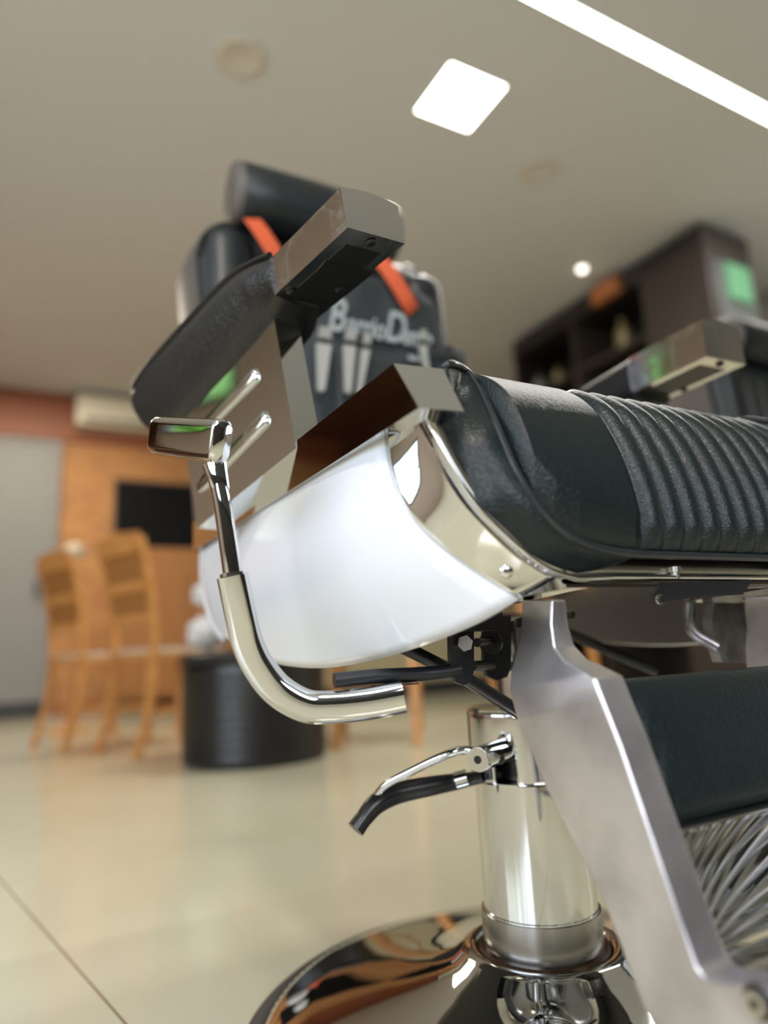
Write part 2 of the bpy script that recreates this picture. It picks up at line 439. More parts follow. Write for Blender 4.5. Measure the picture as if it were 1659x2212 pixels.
# pivot boss + pump lever
sd = Vector((math.cos(math.atan2(-.062,-.022)), math.sin(math.atan2(-.062,-.022)), 0))
pl = empty('pump_lever', (0,0,0)); pl.parent = P_
bp = on(1033,1641,Y=-.058); b0 = Vector((-.038,-.022,.290))
bm = sweep_bm(bmesh.new(), [b0, bp], circ(.0118, 28), up=(0,0,1)); fin(bm, 'pivot_boss', 'chrome', pl)
ax = (bp-b0).normalized()
fin(sweep_bm(bmesh.new(), [bp-ax*.001, bp+ax*.0012], circ(.0113, 28), up=(0,0,1)), 'boss_face', 'zinc', pl)
fin(sweep_bm(bmesh.new(), [bp, bp+ax*.0016], circ(.0040, 20), up=(0,0,1)), 'boss_hole', 'blackplastic', pl)
sp = on(1076,1640,Y=-.053)
screw('set_screw', sp+Vector((.002,.0,0)), (-.2,-1,-.1), .0052, .003, pl, 'darkmetal')
pr = [on(1048,1628,Y=-.05), on(1005,1620,Y=-.04), on(960,1632,Y=-.03), on(885,1668,Y=.0), on(835,1695,Y=.02), on(812,1722,Y=.03), on(800,1745,Y=.03)]
rod('lever_rod', smoothpath(pr), .0042, 'chrome', pl)
pr = [on(1040,1678,Y=.0), on(1000,1686,Y=.01), on(930,1698,Y=.02), on(860,1713,Y=.03), on(815,1735,Y=.03), on(788,1765,Y=.03), on(768,1792,Y=.03)]
sweep('pedal_grip', smoothpath(pr), circ(.0095, 18), 'blackplastic', pl, up=(0,.3,1), scale=lambda t: .72+.5*math.sin(min(1,max(0,(t-.1)/.75))*PI)**1.0*.6+.25*t)
fin(sweep_bm(bmesh.new(), [on(1010,1680,Y=.0), on(985,1687,Y=.008)], circ(.0088, 18), up=(0,0,1)), 'grip_collar', 'chrome', pl)

# --- side skirts ---------------------------------------------------------
def refl(v): return Vector((-v.x, v.y, v.z))
top_px = [((832,915),-.262),((761,970),-.266),((661,1038),-.27),((575,1095),-.272),((510,1143),-.272),((462,1176),-.271),((439,1193),-.270)]
bot_px = [((1120,1293),-.19),((1030,1345),-.212),((920,1390),-.232),((820,1420),-.244),((720,1439),-.252),((640,1438),-.257),((575,1424),-.261),((520,1398),-.264),((470,1352),-.267),((446,1290),-.269),((438,1225),-.27)]
Tp = [on(*p, X=x) for p, x in top_px]; Bp = [on(*p, X=x) for p, x in bot_px]
NS, NT = 40, 22
Ts = resample(smoothpath(Tp, 6), NS); Bs = resample(smoothpath(Bp, 6), NS)
# front edge (white/chrome border)
def skirt_pt(s_i, t):
    a, b = Ts[s_i], Bs[s_i]; s = s_i/(NS-1)
    p = a.lerp(b, t)
    bul = lerp(.034, .016, min(1, s*1.6))*math.sin(PI*t)*(1-s**6)
    skew = lerp(0.0, 0.0, s)
    return p+Vector((-bul, 0, -.30*bul*(1-min(1,s*1.6))+skew))
def make_skirt(side):
    rows = [[skirt_pt(i, j/(NT-1)) for j in range(NT)] for i in range(NS)]
    if side > 0: rows = [[refl(p) for p in r] for r in rows]
    o = fin(addgrid(bmesh.new(), rows), 'side_skirt', 'shell', P_, angle=None)
    o.data.materials.append(M['shell_in'])
    md = o.modifiers.new('s', 'SOLIDIFY'); md.thickness = .005; md.offset = 0; md.material_offset = 0
    # inner liner, a grey laminate face just inside the white shell
    inn = [[p+Vector((.006 if side < 0 else -.006, 0, .0006)) for p in r[0:]] for r in rows[1:-1]]
    fin(addgrid(bmesh.new(), inn), 'inner_lining', 'shell_in', o, angle=None)
    # rear chrome-edged trim
    edge = [skirt_pt(NS-1-k, 1.0) for k in range(0, 10)]
    edge = [Ts[-1]+Vector((0,.012,.008))]+[p+Vector((0,.012,-.002)) for p in edge]
    if side > 0: edge = [refl(p) for p in edge]
    sweep('rear_edge_trim', smoothpath(edge, 3), rrect(.012,.004,.0018,2), 'shell', o, up=(1,0,0))
    return o
make_skirt(-1); make_skirt(1)

# --- chrome front band, lip and underside --------------------------------
e0 = [skirt_pt(0, k/(NT-1)) for k in range(NT)]
lip_px = [((905,889),-.232),((932,945),-.236),((958,992),-.239),((1000,1062),-.243),((1040,1115),-.246),((1085,1160),-.248),((1140,1208),-.25),((1190,1238),-.25),((1240,1252),-.25)]
lipL = smoothpath([on(*p, Y=y) for p, y in lip_px], 6)
e1 = resample(lipL[:int(len(lipL)*.92)], NT)
def make_band(side):
    rows = []
    for j in range(9):
        t_ = j/8
        rows.append([a.lerp(b, t_)+Vector((-.0015,0,-.001))*math.sin(PI*t_) for a, b in zip(e0, e1)])
    if side > 0: rows = [[refl(p) for p in r] for r in rows]
    bm = addgrid(bmesh.new(), rows)
    o = fin(bm, 'chrome_front_band', 'chrome', P_, angle=None)
    md = o.modifiers.new('s', 'SOLIDIFY'); md.thickness = .002; md.offset = 0
    return o
bandL = make_band(-1); bandR = make_band(1)
zl = .447; yl = -.25
lipfull = lipL+[Vector((x, yl, zl)) for x in (-.10,-.05,0,.05,.10)]+[refl(p) for p in reversed(lipL)]
sweep('chrome_lip', lipfull, rrect(.004,.012,.0018,3), 'chrome', P_, up=(0,1,0))
# inner lip ledge between lip and cushion
rows = [[p, p+Vector((0,.0012,.010)), p+Vector((0,.004,.024))] for p in lipfull]
rows = [[p+Vector((.004 if p.x < -.15 else (-.004 if p.x > .15 else 0),0,0)) for p in r] for r in rows]
o = fin(addgrid(bmesh.new(), rows), 'cushion_ledge', 'zinc', P_, angle=None)
o.modifiers.new('s', 'SOLIDIFY').thickness = .001
box('underside_plate', (-.150,-.2495,.4395), (.150,.15,.4420), 'chrome_soft', P_, bevel=.0006)
# corner pieces joining band to plate
for sgn in (-1, 1):
    a, b = e0[-1], e1[-1]
    pts = [a, b, Vector((-.12,-.248,.440)), Vector((-.12,-.14,.434)), Vector((-.165,-.17,.430))]
    if sgn > 0: pts = [refl(p) for p in pts]
    slab('corner_plate', pts, (0,0,.002), 'chrome', P_)
for q, s_ in (((1088,1228), 1),):
    p = on(*q, X=-.2); 
    bcen = e0[NT-4].lerp(e1[NT-4], .45)
    nrm = (e1[NT-4]-e0[NT-4]).cross(e0[NT-3]-e0[NT-5]).normalized()
    if nrm.dot(Vector(CAM)-bcen) < 0: nrm = -nrm
    screw('band_screw', bcen, nrm, .0055, .004, bandL, 'chrome_soft')
    bc2 = refl(bcen); screw('band_screw', bc2, refl(nrm), .0055, .004, bandR, 'chrome_soft')

# --- rails ---------------------------------------------------------------
_tl, _bl = on(850,785,X=-.279), on(905,881,X=-.279)
sec = [_tl, _bl, on(1003,889,Y=_bl.y), on(957,797,Y=_tl.y)]   # mitred front end
def make_rail(side):
    s0_ = [refl(p) for p in sec] if side > 0 else sec
    o = fin(hexa(bmesh.new(), [s0_[0], s0_[1], s0_[2], s0_[3]]+[Vector((p.x, .415, p.z)) for p in (s0_[0], s0_[1], s0_[2], s0_[3])]), 'side_rail', 'chrome', P_, bevel=.0012)
    return o
make_rail(-1); make_rail(1)
# black strip standing in for the shaded gap between rail and skirt
for sgn in (-1, 1):
    pts = [Vector((-.262,-.222,.577)), Vector((-.256,-.222,.560)), Vector((-.235,-.222,.560)), Vector((-.232,-.222,.580))]
    if sgn > 0: pts = [refl(p) for p in pts]
    slab('rail_gap_shade', pts, (0,.62,0), 'black', P_)

# --- seat cushion --------------------------------------------------------
ZT = .622
def face_y(z):
    t_ = min(1, max(0, (z-.468)/(ZT-.468)))
    return -.262+.052*t_**1.6+.020*max(0,(t_-.72)/.28)**2
def hit_face(px, py):
    y = -.25
    for _ in range(25):
        p = on(px, py, Y=y); y = .5*y+.5*face_y(p.z)
    return on(px, py, Y=y)
pip_px = [(945,800),(968,787),(1000,800),(1030,838),(1060,905),(1085,965),(1110,1020),(1150,1085),(1195,1135),(1245,1168),(1300,1186),(1370,1196)]
pipL = []
for i, q in enumerate(pip_px):
    if i == 0: p = on(*q, Y=-.205)
    elif i == 1: p = on(*q, Y=-.215)
    else: p = hit_face(*q)
    pipL.append(p)
zb0 = pipL[-1].z
print('piping', [tuple(round(c,3) for c in p) for p in pipL])
bx = [p.x for p in pipL[1:]]; bz = [p.z for p in pipL[1:]]
XC = .0   # seat centre
def zbot(x):
    ax_ = -abs(x-XC)
    return float(np.interp(ax_, bx, bz)) if ax_ < bx[-1] else zb0
xmin = bx[0]; xmax = -xmin
NX = 470; NV = 70
RIB0, RIBW, NRIB = -.080, .0237, 11
def rib(x):
    u = (x-RIB0)/RIBW
    if u < 0 or u > NRIB: return 0
    f_ = abs(math.sin(PI*u)); return .0105*(f_**.5)
rows = []
for j in range(NV+26):
    row = []
    for i in range(NX+1):
        x = lerp(xmin, xmax, i/NX)
        zb = min(zbot(x), ZT-.004)
        if j <= NV:
            v = j/NV; z = lerp(zb, ZT, v); y = face_y(z)
            dz = 1e-3; dy = face_y(z+dz)-face_y(z-dz)
            nrm = Vector((0, -2*dz, dy)).normalized()
            edge = min(1, (z-zb)/.03)
            bulge = .010*math.sin(PI*min(1, (z-zb)/max(.02, ZT-zb)))**.7*min(1,(z-zb)/.01)
            sx = min(1, (x-xmin)/.03, (xmax-x)/.03); bulge *= max(0, sx)**.5
            plain = 1 if (x < RIB0 or x > RIB0+RIBW*NRIB) else 0
            k = rib(x)*min(1, (z-zb)/.02)**.6
            p = Vector((x, y, z))+nrm*(bulge*.8+k+.0085*plain*edge*min(1,max(.35,abs(x-(RIB0 if x < 0 else RIB0+RIBW*NRIB))/.01)))
        else:
            v = (j-NV)/25; y = lerp(face_y(ZT), .34, v); z = ZT+.006*math.sin(PI*v**.35)
            p = Vector((x, y, z))+Vector((0,0,1))*rib(x)*.9
        row.append(p)
    rows.append(row)
cush = empty('seat_cushion', (0,0,0)); cush.parent = P_
fin(addgrid(bmesh.new(), rows, flip=True), 'ribbed_cover', 'leather', cush, angle=None)
# piping all round the front
pp = smoothpath([p+Vector((0,-.003,-.001)) for p in pipL], 5)
full = pp+[Vector((x, face_y(zb0)-.003, zb0-.001)) for x in (-.05,0,.05)]+[refl(p) for p in reversed(pp)]
sweep('piping', full, circ(.0034, 10), 'piping', cush, up=(0,1,0))
# side gusset from piping to lip/rail
inner = [on(955,800,Y=-.222), on(985,865,Y=-.222), Vector((-.225,-.226,.575))]+[p+Vector((.004,.004,.003)) for p in lipL[4:]]
def gusset(side):
    A = resample(pp, 60); B = resample(inner+[Vector((-.10,-.246,.455))], 60)
    rows = []
    for j in range(15):
        t_ = j/14; r_ = []
        for k in range(60):
            s_ = k/59
            p = A[k].lerp(B[k], t_)
            puff = .010*math.sin(PI*t_)+.0035*math.sin(PI*2*t_+1.0)+.0012*math.sin(s_*31+t_*5)
            p = p+Vector((-.75,-.5,-.3)).normalized()*puff*(.4+.6*math.sin(PI*min(1,s_*1.3)))
            r_.append(p if side < 0 else refl(p))
        rows.append(r_)
    fin(addgrid(bmesh.new(), rows), 'gusset', 'leather', cush, angle=None)
gusset(-1); gusset(1)
# cushion side/back body under cover
box('cushion_core', (-.215,-.19,.47), (.215,.34,.615), 'leather', cush, bevel=.01)
# --- seat pan frame (underside)
box('seat_pan', (-.21,.152,.437), (.21,.36,.447), 'black', P_, bevel=.002)

# --- cast legs -----------------------------------------------------------
XLg = -.165
out_px = [(1098,1296),(1100,1340),(1102,1385),(1097,1440),(1099,1490),(1118,1560),(1180,1705),(1245,1835),(1302,1945),(1345,2060),(1385,2170),(1440,2290),(1640,2420),(1900,2420),(1900,2235),(1760,2180),(1690,2160),(1640,2128),(1555,2122),(1522,2112),(1503,2090),(1465,1980),(1400,1790),(1340,1612),(1300,1510),(1284,1465),(1258,1452),(1208,1428),(1180,1398),(1165,1350),(1162,1296)]
outl = [on(*p, X=XLg) for p in out_px]
def make_leg(side):
    lowi = list(range(4, 26)); upi = [25,26,27,28,29,30,0,1,2,3,4]
    zcr = outl[4].z; ztp = outl[0].z
    def P3(i, back):
        p = outl[i].copy(); k = 0 if (5 <= i <= 24) or i in (4,25) else max(0, (p.z-zcr)/(ztp-zcr))
        p.x += .014*min(1, k*1.15)+(.028*(1-.5*k) if back else 0)
        return refl(p) if side > 0 else p
    bm = bmesh.new(); n = len(outl)
    a = [bm.verts.new(P3(i, False)) for i in range(n)]; b = [bm.verts.new(P3(i, True)) for i in range(n)]
    for L_i in (lowi, upi):
        bm.faces.new([a[i] for i in L_i]); bm.faces.new([b[i] for i in reversed(L_i)])
    for i in range(n): bm.faces.new([a[i], b[i], b[(i+1)%n], a[(i+1)%n]])
    bmesh.ops.recalc_face_normals(bm, faces=bm.faces)
    es = [e for e in bm.edges if len(e.link_faces) == 2 and e.calc_face_angle(0) > .5]
    bmesh.ops.bevel(bm, geom=es, offset=.0022, segments=3, affect='EDGES', profile=.6, clamp_overlap=True)
    o = fin(bm, 'footrest_leg', 'alu', P_, angle=50)
    c = on(1640,2165,X=XLg-.0005)
    if side > 0: c = refl(c)
    ax_ = Vector((-1,0,0)) if side < 0 else Vector((1,0,0))
    fin(sweep_bm(bmesh.new(), [c, c+ax_*.0015], circ(.0085, 24), up=(0,0,1)), 'washer', 'darkmetal', o)
    fin(sweep_bm(bmesh.new(), [c, c+ax_*.0045], circ(.006, 24), up=(0,0,1)), 'bolt', 'zinc', o)
    fin(sweep_bm(bmesh.new(), [c, c+ax_*.0047], circ(.003, 6), up=(0,0,1)), 'hex_socket', 'blackplastic', o)
    return o
legL = make_leg(-1); legR = make_leg(1)
# curved inner rib of the right leg casting under the seat
rod('leg_bracket', smoothpath([Vector((.13,-.14,.436)), Vector((.118,-.145,.405)), Vector((.135,-.16,.385))]), .006, 'alu_grey', P_)
# calf pad
xi = XLg+.028
TL, BL = on(1306,1462,X=xi), on(1432,1793,X=xi)
d_ = (BL-TL); nrm = Vector((0, d_.z, -d_.y)).normalized()
if nrm.y > 0: nrm = -nrm
rows = []
nu, nv = 50, 30
for i in range(nv+1):
    v = i/nv; r_ = []
    for j in range(nu+1):
        u = j/nu; x = lerp(xi+.002, -xi-.002, u)
        b_ = .014*(1-abs(2*u-1)**6)**.5*(1-abs(2*v-1)**5)**.5 if 0 < u < 1 and 0 < v < 1 else 0
        e = .0015*math.sin(u*90+v*20)*max(0, 1-8*min(u, 1-u))
        r_.append(Vector((x, TL.y, TL.z))+Vector((0, d_.y*v, d_.z*v))+nrm*(b_+e-.010))
    rows.append(r_)
bm = addgrid(bmesh.new(), rows)
cp = fin(bm, 'calf_pad', 'leather', P_, angle=None)
md = cp.modifiers.new('s', 'SOLIDIFY'); md.thickness = .03; md.offset = 1 if False else -1
bkp = [Vector((xi+.002, TL.y, TL.z))-nrm*.012, Vector((-xi-.002, TL.y, TL.z))-nrm*.012, Vector((-xi-.002, BL.y, BL.z))-nrm*.012, Vector((xi+.002, BL.y, BL.z))-nrm*.012]
slab('backing_plate', bkp, -nrm*.016, 'black', cp)
# chrome strip below the pad
a_ = Vector((xi+.002, BL.y, BL.z-.001)); b_ = Vector((-xi-.002, BL.y, BL.z-.001))
sweep('pad_trim', [a_, b_], rrect(.003,.012,.001,2), 'chrome', cp, up=(0,1,0))
# ribbed chrome foot plate, a fan of ribs rising from the lower left
BL2 = on(1535,2058,X=xi)
e_ = BL2-BL
nn = Vector((0, e_.z, -e_.y)).normalized()
if nn.y > 0: nn = -nn
rows = []; nu, nv = 220, 150
for i in range(nv+1):
    v = i/nv; r_ = []
    for j in range(nu+1):
        u = j/nu; x = lerp(xi+.003, -xi-.003, u)
        sag = -.022*math.sin(PI*v)*.9-.010*math.sin(PI*min(1,u*1.0))
        du, dv2 = u*.27+.02, (1.04-v)*.085
        a2 = math.atan2(dv2, du)
        k = .0022*abs(math.sin(a2*34+2.2*math.log(du+.05)))**.8
        fade = min(1, max(0, (u-.07)/.05), max(0,(v)/.05))
        r_.append(Vector((x, BL.y, BL.z-.002))+Vector((0, e_.y*v, e_.z*v))+nn*(sag+k*fade-.004))
    rows.append(r_)
fp = fin(addgrid(bmesh.new(), rows), 'ribbed_foot_plate', 'chrome', P_, angle=None)
fp.modifiers.new('s', 'SOLIDIFY').thickness = .003
# foot bar casting between the legs
ftp = on(1560,2080,X=xi)
sweep('foot_bar', [Vector((xi, ftp.y-.004, ftp.z-.010)), Vector((-xi, ftp.y-.004, ftp.z-.010))], rrect(.024,.03,.009,5), 'chrome_soft', P_, up=(0,1,0))
c2 = on(1610,2105,X=xi+.0)
box('toe_tread', (xi, c2.y-.12, c2.z-.02), (-xi, c2.y-.012, c2.z-.008), 'chrome_soft', P_, bevel=.003)

# --- tilt mechanism ------------------------------------------------------
YM = -.14
def P(x, y, Y): return on(x, y, Y=Y)
mech = empty('tilt_mechanism', (0,0,0)); mech.parent = P_
pts = [P(972,1345,YM), P(1024,1345,YM), P(1024,1448,YM), P(1018,1472,YM), P(1002,1480,YM), P(985,1474,YM), P(974,1450,YM)]
slab('front_bracket', pts, (0,.005,0), 'black', mech, bevel=.0008)
Y2 = -.085
pts = [P(1046,1330,Y2), P(1104,1330,Y2), P(1104,1440,Y2), P(1096,1462,Y2), P(1074,1470,Y2), P(1053,1460,Y2), P(1046,1435,Y2)]
slab('rear_bracket', pts, (0,.005,0), 'black', mech, bevel=.0008)
box('cross_channel', (-.235,-.15,.412), (-.135,-.05,.438), 'black', mech, bevel=.002)
c = P(1000,1390,YM-.0005)
fin(hexbolt_bm(bmesh.new(), c, (-.25,-1,0), .0072, .006), 'hex_bolt', 'zinc', mech)
c = P(1050,1386,-.105)
rod('threaded_bolt', [P(1030,1388,-.11), P(1064,1386,-.088)], .0042, 'darkmetal', mech)
fin(sweep_bm(bmesh.new(), [P(1062,1388,-.0875), P(1059,1388,-.0905)], circ(.0115, 24), up=(0,0,1)), 'spring_washer', 'darkmetal', mech)
rod('lever_arm_rod', smoothpath([P(722,1470,-.12), P(800,1462,-.125), P(900,1457,-.13), P(955,1452,-.135), P(992,1446,-.137)]), .0062, 'black', mech)
rod('diagonal_rod', [P(872,1398,-.08), P(1000,1462,-.09), P(1175,1572,-.11)], .0066, 'black', mech)
rod('diagonal_rod', [P(1195,1350,.02), P(1290,1395,.0), P(1420,1450,-.04)], .0066, 'black', mech)
rod('cross_rod', [P(1020,1438,-.10), P(1200,1440,.0)], .005, 'black', mech)
fin(hexbolt_bm(bmesh.new(), P(1120,1345,-.13), (-.2,-1,0), .005, .006), 'hex_nut', 'darkmetal', mech)
fin(hexbolt_bm(bmesh.new(), P(1215,1330,-.10), (.1,-1,0), .004, .014), 'hex_nut', 'darkmetal', mech)
# black bracket under the lip on the right with its bolt
bb = [P(1412,1283,-.2515), P(1432,1258,-.2515), P(1625,1253,-.2515), P(1605,1284,-.2515), P(1500,1290,-.2515), P(1420,1302,-.2515)]
slab('lip_bracket', bb, (0,.004,0), 'black', mech, bevel=.0006)
c = P(1423,1295,-.2525)
fin(sweep_bm(bmesh.new(), [c, c+Vector((0,-.002,0))], circ(.0042, 20), up=(0,0,1)), 'lip_bracket_washer', 'zinc', mech)
fin(sweep_bm(bmesh.new(), [c, c+Vector((0,-.004,0))], circ(.0028, 20), up=(0,0,1)), 'lip_bracket_bolt', 'darkmetal', mech)
c = Vector(P(1458,1240,-.253)); lathe('lip_rivet', [(.001,-.004),(.0035,-.004),(.0035,.001),(.0052,.0015),(.0052,.006),(.001,.006)], 'zinc', P_, cx=c.x, cy=c.y, cz=c.z, n=20)
# inner right casting end seen past the leg
pts = [P(1546,1292,-.15), P(1600,1292,-.15), P(1606,1330,-.15), P(1630,1362,-.15), P(1690,1390,-.15), P(1700,1430,-.15), P(1560,1430,-.15), P(1545,1385,-.15), P(1538,1340,-.15)]
slab('leg_knuckle', pts, (0,.012,0), 'alu_grey', P_, bevel=.002)

# --- recline lever -------------------------------------------------------
rl = empty('recline_lever', (0,0,0)); rl.parent = P_
lp = [dep(872,1505,.555), dep(800,1519,.553), dep(720,1527,.551), dep(660,1524,.55), dep(600,1490,.55), dep(560,1440,.55), dep(536,1390,.55), dep(521,1330,.55), dep(503,1243,.55)]
sweep('lever_sleeve', smoothpath(lp, 9), rrect(.0255,.019,.0075,6), 'chrome', rl, up=(0,1,0), angle=60)
lp2 = [dep(506,1262,.552), dep(494,1180,.553), dep(482,1100,.556), dep(472,1050,.558), dep(464,1000,.56)]
sweep('lever_stem', smoothpath(lp2, 5), rrect(.0150,.0120,.0040,4), 'chrome', rl, up=(0,1,0), scale=lambda t: 1.0-.12*t, angle=60)
fin(sweep_bm(bmesh.new(), [dep(504,1246,.55), dep(503,1238,.5505)], rrect(.020,.0155,.005,4), up=(0,1,0)), 'weld_collar', 'chrome_soft', rl)
# flared neck
sweep('lever_neck', smoothpath([dep(478,1060,.557), dep(470,1030,.558), dep(463,1003,.56)], 5), rrect(.017,.009,.0035,3), 'chrome', rl, up=(0,1,0), scale=lambda t: .85+.35*t)
g0, g1 = dep(478,954,.555), dep(340,941,.665)
gx = (g1-g0).normalized()
pathg = [g0-gx*.0010, g0, g0+gx*.0012, g0+gx*.004]+[g0.lerp(g1, k/6) for k in range(1, 6)]+[g1-gx*.004, g1-gx*.001, g1]
scl = [.86, .95, .99, 1, 1, 1, 1, 1, 1, 1, .97, .88]
secg = rrect(.0185,.0365,.0085,6)
bm = bmesh.new(); rws = []
up = Vector((0,0,1)); s_ = gx.cross(up).normalized(); u_ = s_.cross(gx).normalized()
for p, k in zip(pathg, scl): rws.append([p+s_*(a*k)+u_*(b*k) for a, b in secg])
addgrid(bm, rws, True, True)
fin(bm, 'lever_grip', 'chrome', rl, angle=50)
# nuts between lever and rod
box('lever_nut', tuple(P(757,1494,-.13)), tuple(P(792,1483,-.118)), 'zinc', rl, bevel=.0008)
box('lever_nut', tuple(P(805,1492,-.13)), tuple(P(852,1479,-.118)), 'zinc', rl, bevel=.0008)
box('lever_clamp', tuple(P(830,1484,-.135)), tuple(P(876,1474,-.112)), 'blackplastic', rl, bevel=.001)

# --- left armrest --------------------------------------------------------
yaw, pit, rol = .18, .04, .13
L_, W_, H_ = .128, .068, .039
d_ = Vector((-math.sin(yaw)*math.cos(pit), math.cos(yaw)*math.cos(pit), -math.sin(pit)))
w0 = Vector((math.cos(yaw), math.sin(yaw), 0)); u0 = w0.cross(d_)
w_ = w0*math.cos(rol)+u0*math.sin(rol); u_ = w_.cross(d_)
A0 = dep(735,405,.61)
def arm_box(A0, d_, w_, u_, parent, L_=L_, W_=W_, H_=H_):
    # crowned top, hollow below
    bm = bmesh.new()
    n = 12
    def ring(t_):
        o_ = A0+d_*t_; pts = []
        for k in range(n+1):
            s = k/n; pts.append(o_+w_*(W_*s)+u_*(.0045*math.sin(PI*s)))
        pts += [o_+w_*W_-u_*H_, o_-u_*H_]
        return pts
    rws = [ring(t_) for t_ in (0, .002, .03, .06, .09, L_)]
    addgrid(bm, rws, True, True)
    o = fin(bm, 'end_cap', 'chrome_smear', parent, bevel=.0022, seg=3, angle=40)
    # recess under the box
    q = A0-u_*(H_+.0006)
    pts = [q+d_*.022+w_*.014, q+d_*.022+w_*(W_-.012), q+d_*(L_-.004)+w_*(W_-.012), q+d_*(L_-.004)+w_*.014]
    slab('underside_insert', pts, u_*.002, 'leather_pad', o, bevel=.0005)
    for a, b in ((.010, W_*.5), (L_-.012, .012), (L_*.74, W_-.010)):
        screw('underside_screw', q+d_*a+w_*b, -u_, .0052, .003, o, 'darkmetal')
    return o
armL = empty('armrest', (0,0,0)); armL.parent = P_
arm_box(A0, d_, w_, u_, armL)
# pad: lofted sections
E0 = A0+d_*L_
ot = [E0+d_*-.004-w_*.001+u_*.001]+[onp(*q, -.308) for q in ((545,571),(505,594),(455,642),(390,712),(325,783),(296,822),(286,842))]
jb = [E0-u_*H_-w_*.001]+[onp(*q, -.290) for q in ((580,690),(548,728),(508,775),(455,833),(400,893),(360,925),(331,937))]
psv = Vector((math.cos(math.radians(14)), math.sin(math.radians(14)), 0))
rws = []
NSC = 40
def respl(pts, n): 
    sp_ = smoothpath(pts, 8); return [sp_[round(i*(len(sp_)-1)/(n-1))] for i in range(n)]
OT, JB = respl(ot, NSC), respl(jb, NSC)
for i in range(NSC):
    s = i/(NSC-1); a, b = OT[i], JB[i]
    wid = .066+.010*math.sin(PI*min(1, s*1.2))
    dn = (a-b); out = Vector((-1, -.10, 0)).normalized()
    bl = .017*min(1, s*6+.15)*(1-.3*s)
    sec_ = []
    for k in range(9):      # outer face bulging
        t_ = k/8; sec_.append(a.lerp(b, t_)+out*bl*math.sin(PI*t_)**.8)
    bi = b+psv*wid*.85+Vector((0,0,.004)); ai = a+w_*wid
    sec_ += [b.lerp(bi, t_)-Vector((0,0,.004*math.sin(PI*t_))) for t_ in (.25,.5,.75)]
    for k in range(9):
        t_ = k/8; sec_.append(bi.lerp(ai, t_)-out*bl*.6*math.sin(PI*t_))
    sec_ += [ai.lerp(a, t_)+Vector((0,0,.012*math.sin(PI*t_)*min(1,s*5))) for t_ in (.2,.4,.6,.8)]
    rws.append(sec_)
cen = sum(rws[-1], Vector())/len(rws[-1])
dirb = (OT[-1]-OT[-3]).normalized()
for k in (.93,.75,.4,.05): rws.append([cen+(p-cen)*k+dirb*.010*(1-k*k) for p in rws[NSC-1]])
fin(addgrid(bmesh.new(), rws, True, True), 'arm_pad', 'leather_pad', armL, angle=60)
sweep('pad_piping', [p+Vector((-.0005,0,.002)) for p in OT], circ(.003, 10), 'blackplastic', armL, up=(0,0,1))
# dark board under the pad towards the seat
q0 = E0-u_*(H_+.001)
slab('pad_underboard', [q0+w_*.012-d_*.075, q0+w_*(W_+.004)-d_*.075, q0+w_*(W_+.004)+d_*.06, q0+w_*.03+d_*.06], u_*.004, 'leather_pad', armL, bevel=.001)
# bracket panel
XP = -.284
pan_px = [(590,676),(640,968),(426,1141),(405,1000),(392,902),(455,830),(520,752)]
pan = [onp(*p, -.287) for p in pan_px]
print('panel', [tuple(round(c,3) for c in p) for p in pan])
def make_panel(side, par):
    pts = [refl(p) for p in pan] if side > 0 else pan
    o = slab('arm_bracket', pts, (psv if side < 0 else refl(psv))*.033, 'chrome', par, bevel=.003, seg=3, angle=50)
    for a, b in (((556,806),(425,940)), ((578,900),(430,1055))):
        p0, p1 = onp(*a, -.2875), onp(*b, -.2875)
        if side > 0: p0, p1 = refl(p0), refl(p1)
        d__ = (p1-p0).normalized()
        pth = [p0, p0+d__*.0015, p0+d__*.004]+[p0.lerp(p1, t_) for t_ in (.3,.6,.9)]+[p1]
        sc_ = [.3,.75,1,1,1,1,.6]
        bm = bmesh.new(); rr = []
        s__ = (psv if side < 0 else refl(psv)); u__ = d__.cross(s__).normalized()
        for p, k in zip(pth, sc_): rr.append([p+s__*(x*k)+u__*(y*k) for x, y in [(.0045*math.cos(t), .0098*math.sin(t)) for t in [2*PI*q/20 for q in range(20)]]])
        addgrid(bm, rr, True, True)
        fin(bm, 'raised_bead', 'chrome', o, angle=60)
    return o
make_panel(-1, armL)
# --- right armrest
armR = empty('armrest', (0,0,0)); armR.parent = P_
AR = on(1513,690,X=.25)
dR, wR, uR = Vector((.04,.999,-.01)), Vector((1,-.04,0)), Vector((0,.01,1))
arm_box(AR, dR, wR, uR, armR, L_=.125, W_=.075, H_=.052)
rws = []
for i in range(24):
    s = i/23; y = AR.y+.120+.30*s
    c = Vector((AR.x+.037+.01*s, y, AR.z-.034-.02*s))
    k = (1-max(0,(s-.8)/.2)**2)**.5 if s > .8 else 1
    rws.append([c+Vector((a*k, 0, b*max(.3,k))) for a, b in rrect(.085,.066,.02,5)])
fin(addgrid(bmesh.new(), rws, True, True), 'arm_pad', 'leather_pad', armR, angle=60)
make_panel(1, armR)

